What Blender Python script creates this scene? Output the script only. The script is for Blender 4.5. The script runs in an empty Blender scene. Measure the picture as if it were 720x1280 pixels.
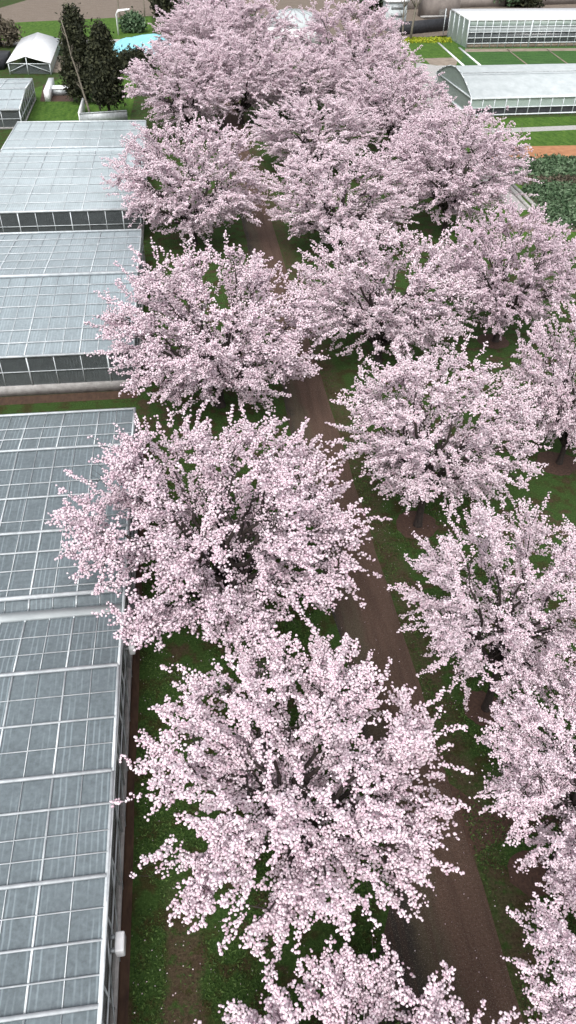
import bpy, math, random
import numpy as np
from mathutils import Matrix, Vector

rnd = random.Random(7)
C = bpy.context.scene.collection

# ---------------------------------------------------------------- camera
F, H, HOR = 900., 28., 780.
ROLL, YAW = math.radians(1.3), math.radians(8.2)
DEP = math.atan(HOR / F)


def _axes():
    f = np.array([0, math.cos(DEP), -math.sin(DEP)])
    r = np.array([1., 0, 0])
    u = np.array([0, math.sin(DEP), math.cos(DEP)])
    c, s = math.cos(ROLL), math.sin(ROLL)
    R = r * c + u * s
    U = -r * s + u * c
    ca, sa = math.cos(YAW), math.sin(YAW)
    M = lambda v: np.array([v[0] * ca + v[1] * sa, -v[0] * sa + v[1] * ca, v[2]])
    return M(R), M(U), M(f)


AR, AU, AF = _axes()


def at(px, py, h=0.0):
    """ground position (metres) of a spot surveyed from the photograph"""
    r = AR * (px - 360) - AU * (py - 640) + AF * F
    t = (H - h) / -r[2]
    return float(r[0] * t), float(r[1] * t)


cam = bpy.data.cameras.new('camera')
co = bpy.data.objects.new('camera', cam)
C.objects.link(co)
cam.sensor_fit = 'VERTICAL'
cam.sensor_height = 36
cam.lens = F / 1280 * 36
cam.clip_end = 5000
co.matrix_world = Matrix(((AR[0], AU[0], -AF[0], 0), (AR[1], AU[1], -AF[1], 0),
                          (AR[2], AU[2], -AF[2], H), (0, 0, 0, 1)))
bpy.context.scene.camera = co

# ---------------------------------------------------------------- light
sc = bpy.context.scene
w = bpy.data.worlds.new('World')
sc.world = w
w.use_nodes = True
nt = w.node_tree
bg = nt.nodes['Background']
sky = nt.nodes.new('ShaderNodeTexSky')
sky.sky_type = 'NISHITA'
sky.sun_disc = False
sky.sun_elevation = math.radians(52)
sky.sun_rotation = math.radians(200)
sky.air_density = 1.0
sky.dust_density = 4.0
sky.ozone_density = 1.0
hs = nt.nodes.new('ShaderNodeHueSaturation')
hs.inputs['Saturation'].default_value = 0.2
nt.links.new(sky.outputs[0], hs.inputs['Color'])
nt.links.new(hs.outputs[0], bg.inputs['Color'])
bg.inputs['Strength'].default_value = 0.15
sl = bpy.data.lights.new('sun', 'SUN')
sl.energy = 1.3
sl.angle = math.radians(30)
sl.color = (1, 0.97, 0.94)
so = bpy.data.objects.new('sun', sl)
C.objects.link(so)
az, el = math.radians(200), math.radians(52)
dirv = Vector((math.sin(az) * math.cos(el), math.cos(az) * math.cos(el), math.sin(el)))
so.rotation_euler = dirv.to_track_quat('Z', 'Y').to_euler()
so.location = (0, -40, 60)
sc.cycles.diffuse_bounces = 6
sc.cycles.max_bounces = 12
sc.view_settings.view_transform = 'Standard'
sc.view_settings.look = 'None'
sc.view_settings.gamma = 1
sc.view_settings.exposure = 0.68


# ---------------------------------------------------------------- materials
class NT:
    def __init__(s, name):
        s.m = bpy.data.materials.new(name)
        s.m.use_nodes = True
        s.t = s.m.node_tree
        s.b = s.t.nodes['Principled BSDF']
        s.co = None

    def n(s, k, **kw):
        x = s.t.nodes.new(k)
        for a, v in kw.items():
            setattr(x, a, v)
        return x

    def l(s, a, b):
        s.t.links.new(a, b)

    def coord(s):
        if s.co is None:
            s.co = s.n('ShaderNodeTexCoord').outputs['Object']
        return s.co

    def noise(s, scale, detail=4, rough=0.6, stretch=None):
        x = s.n('ShaderNodeTexNoise')
        x.inputs['Scale'].default_value = scale
        x.inputs['Detail'].default_value = detail
        x.inputs['Roughness'].default_value = rough
        src = s.coord()
        if stretch:
            mp = s.n('ShaderNodeMapping')
            mp.inputs['Scale'].default_value = stretch
            s.l(src, mp.inputs[0])
            src = mp.outputs[0]
        s.l(src, x.inputs['Vector'])
        return x.outputs['Fac']

    def ramp(s, fac, stops, interp='LINEAR'):
        r = s.n('ShaderNodeValToRGB')
        r.color_ramp.interpolation = interp
        e = r.color_ramp.elements
        while len(e) < len(stops):
            e.new(0.5)
        for i, (p, c) in enumerate(stops):
            e[i].position = p
            e[i].color = (*c, 1) if len(c) == 3 else c
        s.l(fac, r.inputs[0])
        return r.outputs[0]

    def mix(s, fac, a, b, mode='MIX'):
        x = s.n('ShaderNodeMix', data_type='RGBA', blend_type=mode)
        for v, i in ((fac, 0), (a, 6), (b, 7)):
            if isinstance(v, (int, float)):
                x.inputs[i].default_value = v
            elif isinstance(v, tuple):
                x.inputs[i].default_value = (*v, 1)
            else:
                s.l(v, x.inputs[i])
        return x.outputs[2]

    def math(s, op, a, b=0.0, c=None):
        x = s.n('ShaderNodeMath', operation=op)
        for i, v in enumerate((a, b) + ((c,) if c is not None else ())):
            if isinstance(v, (int, float)):
                x.inputs[i].default_value = v
            else:
                s.l(v, x.inputs[i])
        return x.outputs[0]

    def step(s, fac, lo, hi):
        x = s.n('ShaderNodeMapRange', interpolation_type='SMOOTHSTEP')
        x.inputs[1].default_value = lo
        x.inputs[2].default_value = hi
        s.l(fac, x.inputs[0])
        return x.outputs[0]

    def bump(s, fac, strength=0.4, dist=0.05):
        x = s.n('ShaderNodeBump')
        x.inputs['Strength'].default_value = strength
        x.inputs['Distance'].default_value = dist
        s.l(fac, x.inputs['Height'])
        s.l(x.outputs[0], s.b.inputs['Normal'])


def simple(name, c1, c2, scale=3, rough=0.7, detail=5, metal=0, bump=0.2, stretch=None):
    t = NT(name)
    n = t.noise(scale, detail, 0.65, stretch)
    t.l(t.ramp(n, [(0.3, c1), (0.7, c2)]), t.b.inputs['Base Color'])
    t.b.inputs['Roughness'].default_value = rough
    t.b.inputs['Metallic'].default_value = metal
    if bump:
        t.bump(n, bump)
    return t.m


def ground_mat():
    t = NT('orchard_turf')
    fine = t.noise(9, 8, 0.75)
    mid = t.noise(1.1, 5, 0.6)
    big = t.noise(0.16, 3, 0.5)
    grass = t.ramp(fine, [(0.28, (0.012, 0.027, 0.006)), (0.52, (0.036, 0.072, 0.016)), (0.75, (0.09, 0.145, 0.038))])
    olive = t.ramp(fine, [(0.28, (0.018, 0.018, 0.006)), (0.55, (0.045, 0.042, 0.014)), (0.8, (0.085, 0.075, 0.03))])
    soil = t.ramp(fine, [(0.3, (0.032, 0.020, 0.013)), (0.55, (0.080, 0.054, 0.036)), (0.8, (0.15, 0.108, 0.078))])
    col = t.mix(t.step(mid, 0.46, 0.62), grass, olive)
    # worn soil lane down the middle of the left strip and patches by the road
    sep = t.n('ShaderNodeSeparateXYZ')
    t.l(t.coord(), sep.inputs[0])
    wob = t.math('MULTIPLY_ADD', t.noise(0.5, 4), 1.4, -.7)
    xx = t.math('ADD', sep.outputs[0], wob)
    d1 = t.math('ABSOLUTE', t.math('ADD', xx, 2.0))
    lane = t.math('SUBTRACT', 1.0, t.step(d1, 0.45, 0.85))
    ylim = t.math('SUBTRACT', 1.0, t.step(sep.outputs[1], 9.0, 12.5))
    patch = t.step(t.math('ADD', t.math('MULTIPLY', mid, .5), t.math('MULTIPLY', big, .5)), 0.54, 0.60)
    m = t.math('MAXIMUM', t.math('MULTIPLY', t.math('MULTIPLY', lane, ylim), 0.9), t.math('MULTIPLY', patch, .75))
    d2 = t.math('ABSOLUTE', t.math('ADD', xx, -9.7))
    edge = t.math('MULTIPLY', t.math('SUBTRACT', 1.0, t.step(d2, 0.2, 1.0)), 0.7)
    m = t.math('MAXIMUM', m, edge)
    brk = t.step(t.noise(3.2, 5, 0.7), 0.36, 0.52)
    m = t.math('MULTIPLY', m, brk)
    col = t.mix(m, col, soil)
    t.l(col, t.b.inputs['Base Color'])
    t.b.inputs['Roughness'].default_value = 0.9
    t.b.inputs['Specular IOR Level'].default_value = 0.15
    t.bump(fine, 0.8, 0.12)
    return t.m


def road_mat():
    t = NT('packed_dirt')
    fine = t.noise(11, 8, 0.75)
    grit = t.noise(30, 2, 0.5)
    streak = t.noise(2.5, 5, 0.6, (1, 0.07, 1))
    sep = t.n('ShaderNodeSeparateXYZ')
    t.l(t.coord(), sep.inputs[0])
    wob = t.math('MULTIPLY_ADD', t.noise(0.6, 4), 1.2, -0.6)
    xx = t.math('ADD', sep.outputs[0], wob)
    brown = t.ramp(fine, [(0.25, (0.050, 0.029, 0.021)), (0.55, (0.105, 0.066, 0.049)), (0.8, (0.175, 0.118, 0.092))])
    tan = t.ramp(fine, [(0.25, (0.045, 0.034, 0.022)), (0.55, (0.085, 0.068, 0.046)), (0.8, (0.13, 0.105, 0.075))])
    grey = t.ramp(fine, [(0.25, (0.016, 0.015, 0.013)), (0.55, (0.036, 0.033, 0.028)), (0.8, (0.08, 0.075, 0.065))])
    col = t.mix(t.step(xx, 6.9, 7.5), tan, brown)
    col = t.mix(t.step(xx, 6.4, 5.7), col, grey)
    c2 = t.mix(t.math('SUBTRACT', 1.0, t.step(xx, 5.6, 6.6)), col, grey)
    c2 = t.mix(t.math('MULTIPLY', t.step(streak, 0.45, 0.65), 0.65), c2, (0.066, 0.040, 0.030))
    c2 = t.mix(t.step(grit, 0.60, 0.70), c2, (0.20, 0.17, 0.145))
    t.l(c2, t.b.inputs['Base Color'])
    t.b.inputs['Roughness'].default_value = 0.85
    t.b.inputs['Specular IOR Level'].default_value = 0.2
    t.bump(fine, 0.9, 0.10)
    return t.m


def field_mat(name, c1, c2, c3, sx=1.5, sy=0.3):
    t = NT(name)
    fine = t.noise(2.2, 7, 0.7)
    row = t.noise(1.0, 4, 0.6, (sx, sy, 1))
    f = t.math('ADD', t.math('MULTIPLY', fine, .6), t.math('MULTIPLY', row, .4))
    t.l(t.ramp(f, [(0.36, c1), (0.5, c2), (0.64, c3)]), t.b.inputs['Base Color'])
    t.b.inputs['Roughness'].default_value = 0.95
    t.b.inputs['Specular IOR Level'].default_value = 0.1
    t.bump(fine, 0.6, 0.15)
    return t.m


def blossom_mat():
    t = NT('cherry_blossom')
    geo = t.n('ShaderNodeNewGeometry')
    col = t.ramp(geo.outputs['Random Per Island'], [(0.0, (0.64, 0.46, 0.54)), (0.18, (0.80, 0.655, 0.72)),
                                                    (0.5, (0.86, 0.735, 0.79)), (1.0, (0.91, 0.825, 0.865))])
    n = t.noise(14, 3, 0.6)
    col = t.mix(t.step(n, 0.58, 0.72), col, (0.62, 0.42, 0.50))
    oi = t.n('ShaderNodeObjectInfo')
    sc_ = t.n('ShaderNodeSeparateColor')
    t.l(oi.outputs['Color'], sc_.inputs[0])
    col = t.mix(sc_.outputs[0], col, (0.66, 0.49, 0.585))
    # seen against the light the petals pass it on
    t.l(col, t.b.inputs['Base Color'])
    t.b.inputs['Roughness'].default_value = 0.75
    t.b.inputs['Specular IOR Level'].default_value = 0.15
    tr = t.n('ShaderNodeBsdfTranslucent')
    t.l(col, tr.inputs[0])
    mx = t.n('ShaderNodeMixShader')
    mx.inputs[0].default_value = 0.2
    t.l(t.b.outputs[0], mx.inputs[1])
    t.l(tr.outputs[0], mx.inputs[2])
    t.l(mx.outputs[0], t.t.nodes['Material Output'].inputs[0])
    return t.m


def leaf_mat(name, a, b, c):
    t = NT(name)
    geo = t.n('ShaderNodeNewGeometry')
    t.l(t.ramp(geo.outputs['Random Per Island'], [(0, a), (0.5, b), (1, c)]), t.b.inputs['Base Color'])
    t.b.inputs['Roughness'].default_value = 0.7
    t.b.inputs['Specular IOR Level'].default_value = 0.2
    return t.m


def glass_mat(name, base, alpha, lines=0.0, rough=0.25, dirt=0.5, bands=0.0):
    t = NT(name)
    cloud = t.noise(0.22, 5, 0.6)
    fine = t.noise(5, 6, 0.7)
    d = t.math('ADD', t.math('MULTIPLY', cloud, .35), t.math('MULTIPLY', fine, .65))
    lo = tuple(x * (1 - .35 * dirt) for x in base)
    hi = tuple(min(1, x * (1 + .22 * dirt)) for x in base)
    col = t.ramp(d, [(0.35, lo), (0.65, hi)])
    a = t.math('MULTIPLY_ADD', d, 0.4 * dirt, alpha - 0.2 * dirt)
    if lines:
        # folds of the white shade cloth hung just under the glazing
        sep = t.n('ShaderNodeSeparateXYZ')
        t.l(t.coord(), sep.inputs[0])
        wob = t.math('MULTIPLY', t.noise(0.5, 3), 0.16)
        sx = t.math('ADD', sep.outputs[0], wob)
        wv = t.math('ABSOLUTE', t.math('SINE', t.math('MULTIPLY', sx, math.pi / 0.21)))
        k = t.math('MULTIPLY', t.step(wv, 0.80, 1.0), t.step(t.noise(2.2, 3, .6, (1, .12, 1)), 0.40, 0.62))
        k = t.math('MULTIPLY', k, lines)
        col = t.mix(k, col, tuple(min(1, x * 1.55) for x in base))
        a = t.math('ADD', a, t.math('MULTIPLY', k, 0.3))
    if bands:
        sep2 = t.n('ShaderNodeSeparateXYZ')
        t.l(t.coord(), sep2.inputs[0])
        wv = t.noise(1.0, 2, .5, (0.04, 1.1, 1))
        col = t.mix(t.math('MULTIPLY', t.step(wv, 0.45, 0.62), bands), col, tuple(min(1, x * 1.35) for x in base))
    t.l(col, t.b.inputs['Base Color'])
    t.l(a, t.b.inputs['Alpha'])
    t.b.inputs['Roughness'].default_value = rough
    t.b.inputs['Specular IOR Level'].default_value = 0.6
    return t.m


M = dict(
    turf=ground_mat(), road=road_mat(), blossom=blossom_mat(),
    bark=simple('wet_bark', (0.010, 0.007, 0.006), (0.045, 0.032, 0.027), 8, 0.8, bump=0.6),
    palebark=simple('pale_bark', (0.10, 0.09, 0.07), (0.24, 0.21, 0.17), 5, 0.9),
    soil=simple('bare_soil', (0.030, 0.015, 0.010), (0.085, 0.045, 0.03), 7, 0.95, 8, bump=0.6),
    duff=simple('wall_foot_soil', (0.028, 0.014, 0.009), (0.085, 0.048, 0.028), 4, 0.95, 8, bump=0.6, stretch=(1, .3, 1)),
    orange=simple('orange_soil', (0.26, 0.11, 0.05), (0.42, 0.20, 0.095), 0.8, 0.95, 8, bump=0.5),
    tan=simple('tan_soil', (0.16, 0.125, 0.095), (0.30, 0.25, 0.20), 0.6, 0.95, 8, bump=0.4),
    brownfield=field_mat('ploughed_brown', (0.11, 0.09, 0.07), (0.17, 0.14, 0.115), (0.23, 0.19, 0.16), .3, 1.2),
    grassbright=field_mat('bright_grass', (0.024, 0.058, 0.010), (0.058, 0.118, 0.020), (0.105, 0.175, 0.036)),
    crop=field_mat('young_crop', (0.022, 0.055, 0.018), (0.045, 0.105, 0.030), (0.08, 0.16, 0.045), .25, 1.2),
    concrete=simple('weathered_concrete', (0.24, 0.23, 0.22), (0.46, 0.45, 0.44), 2.5, 0.9, 7),
    darkconc=simple('dark_concrete', (0.06, 0.055, 0.05), (0.16, 0.15, 0.14), 2.5, 0.9, 7),
    metal=simple('painted_steel', (0.42, 0.46, 0.48), (0.68, 0.72, 0.74), 2.0, 0.45, 6, 0.1, bump=0.05),
    greymetal=simple('galvanised_steel', (0.22, 0.24, 0.25), (0.42, 0.45, 0.46), 3.0, 0.5, 6, 0.3, bump=0.05),
    white=simple('white_paint', (0.66, 0.67, 0.69), (0.84, 0.85, 0.86), 2.0, 0.5, 5, bump=0.05),
    film=simple('white_film', (0.36, 0.40, 0.41), (0.48, 0.52, 0.53), 0.7, 0.5, 6, bump=0.15),
    cyan=simple('cyan_tarp', (0.16, 0.44, 0.52), (0.28, 0.58, 0.66), 0.8, 0.6, 6, bump=0.4),
    black=simple('dark_plastic', (0.012, 0.013, 0.016), (0.04, 0.042, 0.05), 2.0, 0.6),
    wallbrown=simple('brown_render', (0.15, 0.13, 0.12), (0.25, 0.22, 0.20), 0.5, 0.95, 7),
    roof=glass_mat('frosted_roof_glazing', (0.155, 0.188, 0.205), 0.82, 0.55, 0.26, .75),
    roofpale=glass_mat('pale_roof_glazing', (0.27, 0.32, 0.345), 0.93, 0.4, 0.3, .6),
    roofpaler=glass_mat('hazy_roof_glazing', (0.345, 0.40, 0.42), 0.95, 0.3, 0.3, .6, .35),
    wallglass=glass_mat('wall_glazing', (0.10, 0.115, 0.12), 0.55, 0.5, 0.2, .6),
    greenglass=glass_mat('greenish_film', (0.34, 0.41, 0.38), 0.85, 0.0, 0.35, .5),
    dryground=simple('crop_bed_soil', (0.07, 0.055, 0.04), (0.20, 0.16, 0.12), 1.2, 0.95, 8, bump=0.6),
    interior=simple('greenhouse_floor', (0.06, 0.06, 0.055), (0.16, 0.16, 0.15), 1.5, 0.9, 6, stretch=(1, .3, 1)),
    cypress=leaf_mat('cypress_leaves', (0.010, 0.013, 0.007), (0.026, 0.030, 0.016), (0.06, 0.064, 0.034)),
    shrub=leaf_mat('shrub_leaves', (0.03, 0.06, 0.028), (0.07, 0.12, 0.06), (0.15, 0.21, 0.13)),
    drybush=leaf_mat('dry_shrub_leaves', (0.05, 0.04, 0.03), (0.10, 0.085, 0.06), (0.17, 0.15, 0.11)),
    rape=leaf_mat('yellow_flowers', (0.08, 0.16, 0.015), (0.24, 0.29, 0.02), (0.42, 0.40, 0.03)),
    blade=leaf_mat('grass_blades', (0.014, 0.032, 0.007), (0.042, 0.082, 0.019), (0.10, 0.165, 0.045)),
    petal=leaf_mat('petals', (0.5, 0.38, 0.42), (0.65, 0.53, 0.57), (0.75, 0.66, 0.69)),
)


# ---------------------------------------------------------------- object helpers
def raw_mesh(name, V, loops, counts, mat, smooth=False):
    V = np.asarray(V, dtype=np.float32)
    loops = np.asarray(loops, dtype=np.int32).ravel()
    counts = np.asarray(counts, dtype=np.int32)
    me = bpy.data.meshes.new(name)
    me.vertices.add(len(V))
    me.vertices.foreach_set('co', V.ravel())
    me.loops.add(len(loops))
    me.loops.foreach_set('vertex_index', loops)
    me.polygons.add(len(counts))
    st = np.concatenate([[0], np.cumsum(counts)[:-1]]).astype(np.int32)
    me.polygons.foreach_set('loop_start', st)
    me.update(calc_edges=True)
    if smooth:
        me.polygons.foreach_set('use_smooth', np.ones(len(counts), dtype=bool))
    me.materials.append(mat)
    return me


def link(name, me, parent=None, label=None, cat=None, group=None, kind=None, loc=None):
    o = bpy.data.objects.new(name, me)
    C.objects.link(o)
    if parent:
        o.parent = parent
    if loc:
        o.location = loc
    for k, v in (('label', label), ('category', cat), ('group', group), ('kind', kind)):
        if v:
            o[k] = v
    return o


def thing(name, loc, label, cat, group=None, rz=0):
    o = link(name, None, None, label, cat, group, None, loc)
    o.rotation_euler = (0, 0, rz)
    return o


class MB:
    def __init__(s):
        s.v, s.f = [], []

    def poly(s, pts):
        b = len(s.v)
        s.v += [tuple(p) for p in pts]
        s.f.append(list(range(b, b + len(pts))))

    def box(s, x0, y0, z0, x1, y1, z1):
        b = len(s.v)
        s.v += [(x, y, z) for z in (z0, z1) for y in (y0, y1) for x in (x0, x1)]
        for q in ((0, 2, 3, 1), (4, 5, 7, 6), (0, 1, 5, 4), (2, 6, 7, 3), (0, 4, 6, 2), (1, 3, 7, 5)):
            s.f.append([b + i for i in q])

    def bar(s, a, b_, w, h=None, up=(0, 0, 1)):
        """rectangular bar from a to b"""
        h = h or w
        a, b_ = Vector(a), Vector(b_)
        d = (b_ - a).normalized()
        u = Vector(up)
        if abs(d.dot(u)) > .98:
            u = Vector((0, 1, 0))
        r = d.cross(u).normalized()
        u = r.cross(d)
        k = len(s.v)
        for p in (a, b_):
            for sx, sz in ((-1, -1), (1, -1), (1, 1), (-1, 1)):
                s.v.append(tuple(p + r * sx * w / 2 + u * sz * h / 2))
        for q in ((0, 1, 2, 3), (7, 6, 5, 4), (0, 4, 5, 1), (1, 5, 6, 2), (2, 6, 7, 3), (3, 7, 4, 0)):
            s.f.append([k + i for i in q])

    def tube(s, pts, rad, n=7):
        pts = [Vector(p) for p in pts]
        k = len(s.v)
        for i, p in enumerate(pts):
            d = (pts[min(i + 1, len(pts) - 1)] - pts[max(i - 1, 0)])
            if d.length < 1e-6:
                d = Vector((0, 0, 1))
            d.normalize()
            u = Vector((0, 0, 1)) if abs(d.z) < .9 else Vector((0, 1, 0))
            r = d.cross(u).normalized()
            u = r.cross(d)
            q = rad[i] if hasattr(rad, '__len__') else rad
            for j in range(n):
                a = 2 * math.pi * j / n
                s.v.append(tuple(p + (r * math.cos(a) + u * math.sin(a)) * q))
        for i in range(len(pts) - 1):
            for j in range(n):
                a = k + i * n + j
                b = k + i * n + (j + 1) % n
                s.f.append([a, b, b + n, a + n])
        s.f.append([k + j for j in range(n)][::-1])
        s.f.append([k + (len(pts) - 1) * n + j for j in range(n)])

    def mesh(s, name, mat, smooth=False):
        return raw_mesh(name, s.v, [i for f in s.f for i in f], [len(f) for f in s.f], mat, smooth)

    def build(s, name, mat, parent=None, smooth=False, **kw):
        return link(name, s.mesh(name, mat, smooth), parent, **kw)


def sheet(name, pts, z, mat, kind='structure', **kw):
    m = MB()
    m.poly([(x, y, z) for x, y in pts])
    return m.build(name, mat, kind=kind, **kw)


def strip_line(name, a, b, wdt, z0, z1, mat, **kw):
    m = MB()
    m.bar((*a, (z0 + z1) / 2), (*b, (z0 + z1) / 2), wdt, z1 - z0)
    return m.build(name, mat, **kw)


# ico template
def ico():
    t = (1 + 5 ** .5) / 2
    v = np.array([(-1, t, 0), (1, t, 0), (-1, -t, 0), (1, -t, 0), (0, -1, t), (0, 1, t), (0, -1, -t), (0, 1, -t),
                  (t, 0, -1), (t, 0, 1), (-t, 0, -1), (-t, 0, 1)], float)
    v /= np.linalg.norm(v[0])
    f = np.array([(0, 11, 5), (0, 5, 1), (0, 1, 7), (0, 7, 10), (0, 10, 11), (1, 5, 9), (5, 11, 4), (11, 10, 2),
                  (10, 7, 6), (7, 1, 8), (3, 9, 4), (3, 4, 2), (3, 2, 6), (3, 6, 8), (3, 8, 9), (4, 9, 5), (2, 4, 11),
                  (6, 2, 10), (8, 6, 7), (9, 8, 1)])
    return v, f


ICO_V, ICO_F = ico()


def rand_rot(g, n):
    q = g.normal(size=(n, 4))
    q /= np.linalg.norm(q, axis=1)[:, None]
    w_, x, y, z = q.T
    return np.stack([np.stack([1 - 2 * (y * y + z * z), 2 * (x * y - z * w_), 2 * (x * z + y * w_)], -1),
                     np.stack([2 * (x * y + z * w_), 1 - 2 * (x * x + z * z), 2 * (y * z - x * w_)], -1),
                     np.stack([2 * (x * z - y * w_), 2 * (y * z + x * w_), 1 - 2 * (x * x + y * y)], -1)], 1)


OCT_V = np.array([(1, 0, 0), (-1, 0, 0), (0, 1, 0), (0, -1, 0), (0, 0, 1), (0, 0, -1)], float)
OCT_F = np.array([(0, 2, 4), (2, 1, 4), (1, 3, 4), (3, 0, 4), (2, 0, 5), (1, 2, 5), (3, 1, 5), (0, 3, 5)])


def pom_mesh(name, P, rad, g, mat, jit=0.34, coarse=False):
    """clusters of blossom: one crumpled ball of petals at each point"""
    n = len(P)
    TV, TF = (OCT_V, OCT_F) if coarse else (ICO_V, ICO_F)
    V = TV[None] * (1 + g.uniform(-jit, jit * .8, (n, len(TV), 1)))
    V = np.einsum('nij,nkj->nki', rand_rot(g, n), V) * rad[:, None, None] * np.array([1, 1, .85]) + P[:, None, :]
    Fc = (TF[None] + (np.arange(n) * len(TV))[:, None, None]).reshape(-1)
    return raw_mesh(name, V.reshape(-1, 3), Fc, np.full(n * len(TF), 3), mat)


def leaf_mesh(name, P, size, g, mat, aspect=0.5):
    n = len(P)
    q = np.array([(-1, 0, 0), (0, -aspect, 0), (1, 0, .15), (0, aspect, 0)], float)
    V = np.einsum('nij,kj->nki', rand_rot(g, n), q) * size[:, None, None] + P[:, None, :]
    return raw_mesh(name, V.reshape(-1, 3), np.arange(n * 4), np.full(n, 4), mat)


# ---------------------------------------------------------------- cherry trees
def bez(a, b, c, n):
    t = np.linspace(0, 1, n)[:, None]
    return (1 - t) ** 2 * a + 2 * t * (1 - t) * b + t * t * c


def unit(v):
    return v / (np.linalg.norm(v) + 1e-9)


def tree_meshes(seed, R, v, hc, lean=(0, 0), dens=1.0, coarse=False):
    """trunk, limbs and blossom crown of one cherry tree; R crown radius, v half height, hc height of its middle"""
    g = np.random.default_rng(seed)
    k = R / 5.0
    ctr = np.array([lean[0], lean[1], hc])
    S = np.array([R, R, v])
    fork = np.array([lean[0] * .12, lean[1] * .12, max(1.0 * k, hc - v * 1.12)])
    trunk, limbs = MB(), MB()
    tr = 0.20 * k
    trunk.tube([(0, 0, -.1), (0, 0, .12), tuple(fork * [.3, .3, .4]), tuple(fork * [.7, .7, .8]), tuple(fork)],
               [tr * 1.7, tr * 1.25, tr, tr * .95, tr * 1.05], 10)
    pts, skel = [], []

    def scatter(poly, t0, dens_):
        seg = np.diff(poly, axis=0)
        L = np.linalg.norm(seg, axis=1)
        tot = L.sum()
        n = max(2, int((1 - t0) * tot / ((.030 if coarse else .027) * k) * dens_))
        tt = g.uniform(t0, 1, n) * tot
        cum = np.concatenate([[0], np.cumsum(L)])
        idx = np.clip(np.searchsorted(cum, tt) - 1, 0, len(L) - 1)
        f = ((tt - cum[idx]) / L[idx])[:, None]
        p = poly[idx] + seg[idx] * f
        p = p + g.normal(size=(n, 3)) * np.array([.058, .058, .040]) * k
        pts.append(p)

    N1 = 22
    ga = g.uniform(0, 6.28)
    for i in range(N1):
        # target on the crown shell
        zz = 1 - (i + .5) / N1 * 1.32 + g.uniform(-.05, .05)
        zz = max(-.22, min(.97, zz))
        a = ga + i * 2.39996 + g.uniform(-.25, .25)
        rr = math.sqrt(max(0, 1 - zz * zz))
        u1 = np.array([rr * math.cos(a), rr * math.sin(a), zz])
        reach = g.uniform(.80, 1.0)
        tgt = ctr + u1 * S * reach
        mid = fork * .55 + tgt * .45 + np.array([0, 0, .25 * v + g.uniform(-.1, .25) * v]) * (1 if zz < .6 else .2)
        mid[:2] += g.normal(size=2) * .10 * R
        L1 = bez(fork, mid, tgt, 12)
        L1[1:-1] += g.normal(size=(10, 3)) * .03 * R * np.array([1, 1, .6])
        r0 = tr * g.uniform(.40, .56)
        limbs.tube([tuple(p) for p in L1], list(r0 * (1 - np.linspace(0, 1, 12)) ** .8 + .018 * k), 6)
        scatter(L1, .55, .9)
        skel += [p for p in L1[4:]]
        for j in range(9):
            t = .24 + .76 * (j + g.uniform(0, .9)) / 9
            ii = min(11, int(t * 11))
            p0 = L1[ii]
            tang = unit(L1[min(11, ii + 1)] - L1[max(0, ii - 1)])
            out = unit((p0 - ctr) / S + 1e-3)
            side = unit(np.cross(tang, g.normal(size=3)))
            dr = unit((tang * .7 + side * .60 + out * .65) * np.array([1, 1, .62]) + np.array([0, 0, g.uniform(-.08, .22)]))
            ln = R * g.uniform(.26, .46) * (1.15 - .5 * t)
            if np.linalg.norm((p0 + dr * ln - ctr) / S) > 1.06:
                ln *= .55
            e = p0 + dr * ln
            m2 = (p0 + e) / 2 + g.normal(size=3) * .05 * ln + np.array([0, 0, -.04 * ln])
            L2 = bez(p0, m2, e, 6)
            rb = r0 * (1 - t * .8) * .5
            limbs.tube([tuple(p) for p in L2], list(np.linspace(max(rb, .02 * k), .010 * k, 6)), 5)
            scatter(L2, .12, 1.0)
            skel += [p for p in L2[1:]]
            nt_ = 6
            for q in range(nt_):
                t3 = .15 + .85 * (q + g.uniform(0, .9)) / nt_
                p3 = L2[min(5, int(t3 * 5.99))]
                out = unit((p3 - ctr) / S)
                d3 = unit((dr * .75 + g.normal(size=3) * .42 + out * .60) * np.array([1, 1, .6]) + np.array([0, 0, .10]))
                l3 = R * g.uniform(.08, .22)
                e3 = p3 + d3 * l3
                if np.linalg.norm((e3 - ctr) / S) > 1.12:
                    continue
                L3 = np.stack([p3, (p3 + e3) / 2 + g.normal(size=3) * .06 * l3, e3])
                limbs.tube([tuple(p) for p in L3], [.012 * k, .009 * k, .005 * k], 3)
                scatter(L3, .05, 1.0 * dens)
    # infill twigs so that the shell closes between the boughs
    allp = np.array(skel)
    for q in range(170):
        zz = g.uniform(-.28, 1)
        a = g.uniform(0, 6.283)
        rr = math.sqrt(1 - zz * zz)
        u1 = np.array([rr * math.cos(a), rr * math.sin(a), zz])
        e = ctr + u1 * S * g.uniform(.72, 1.0)
        dd = np.linalg.norm(allp - e, axis=1) + 10 * (np.linalg.norm((allp - ctr) / S, axis=1) > np.linalg.norm((e - ctr) / S))
        p0 = allp[int(np.argmin(dd))]
        L2 = bez(p0, (p0 + e) / 2 + g.normal(size=3) * .03 * R, e, 5)
        limbs.tube([tuple(p) for p in L2], list(np.linspace(.024 * k, .008 * k, 5)), 4)
        scatter(L2, .15, 1.0)
        dr = unit(e - p0)
        for qq in range(3):
            p3 = L2[1 + qq]
            e3 = p3 + unit(dr * .5 + g.normal(size=3) * .6 + u1 * .5) * np.array([1, 1, .6]) * R * g.uniform(.07, .16)
            L3 = np.stack([p3, (p3 + e3) / 2, e3])
            limbs.tube([tuple(p) for p in L3], [.011 * k, .008 * k, .005 * k], 3)
            scatter(L3, .05, 1.0)
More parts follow.
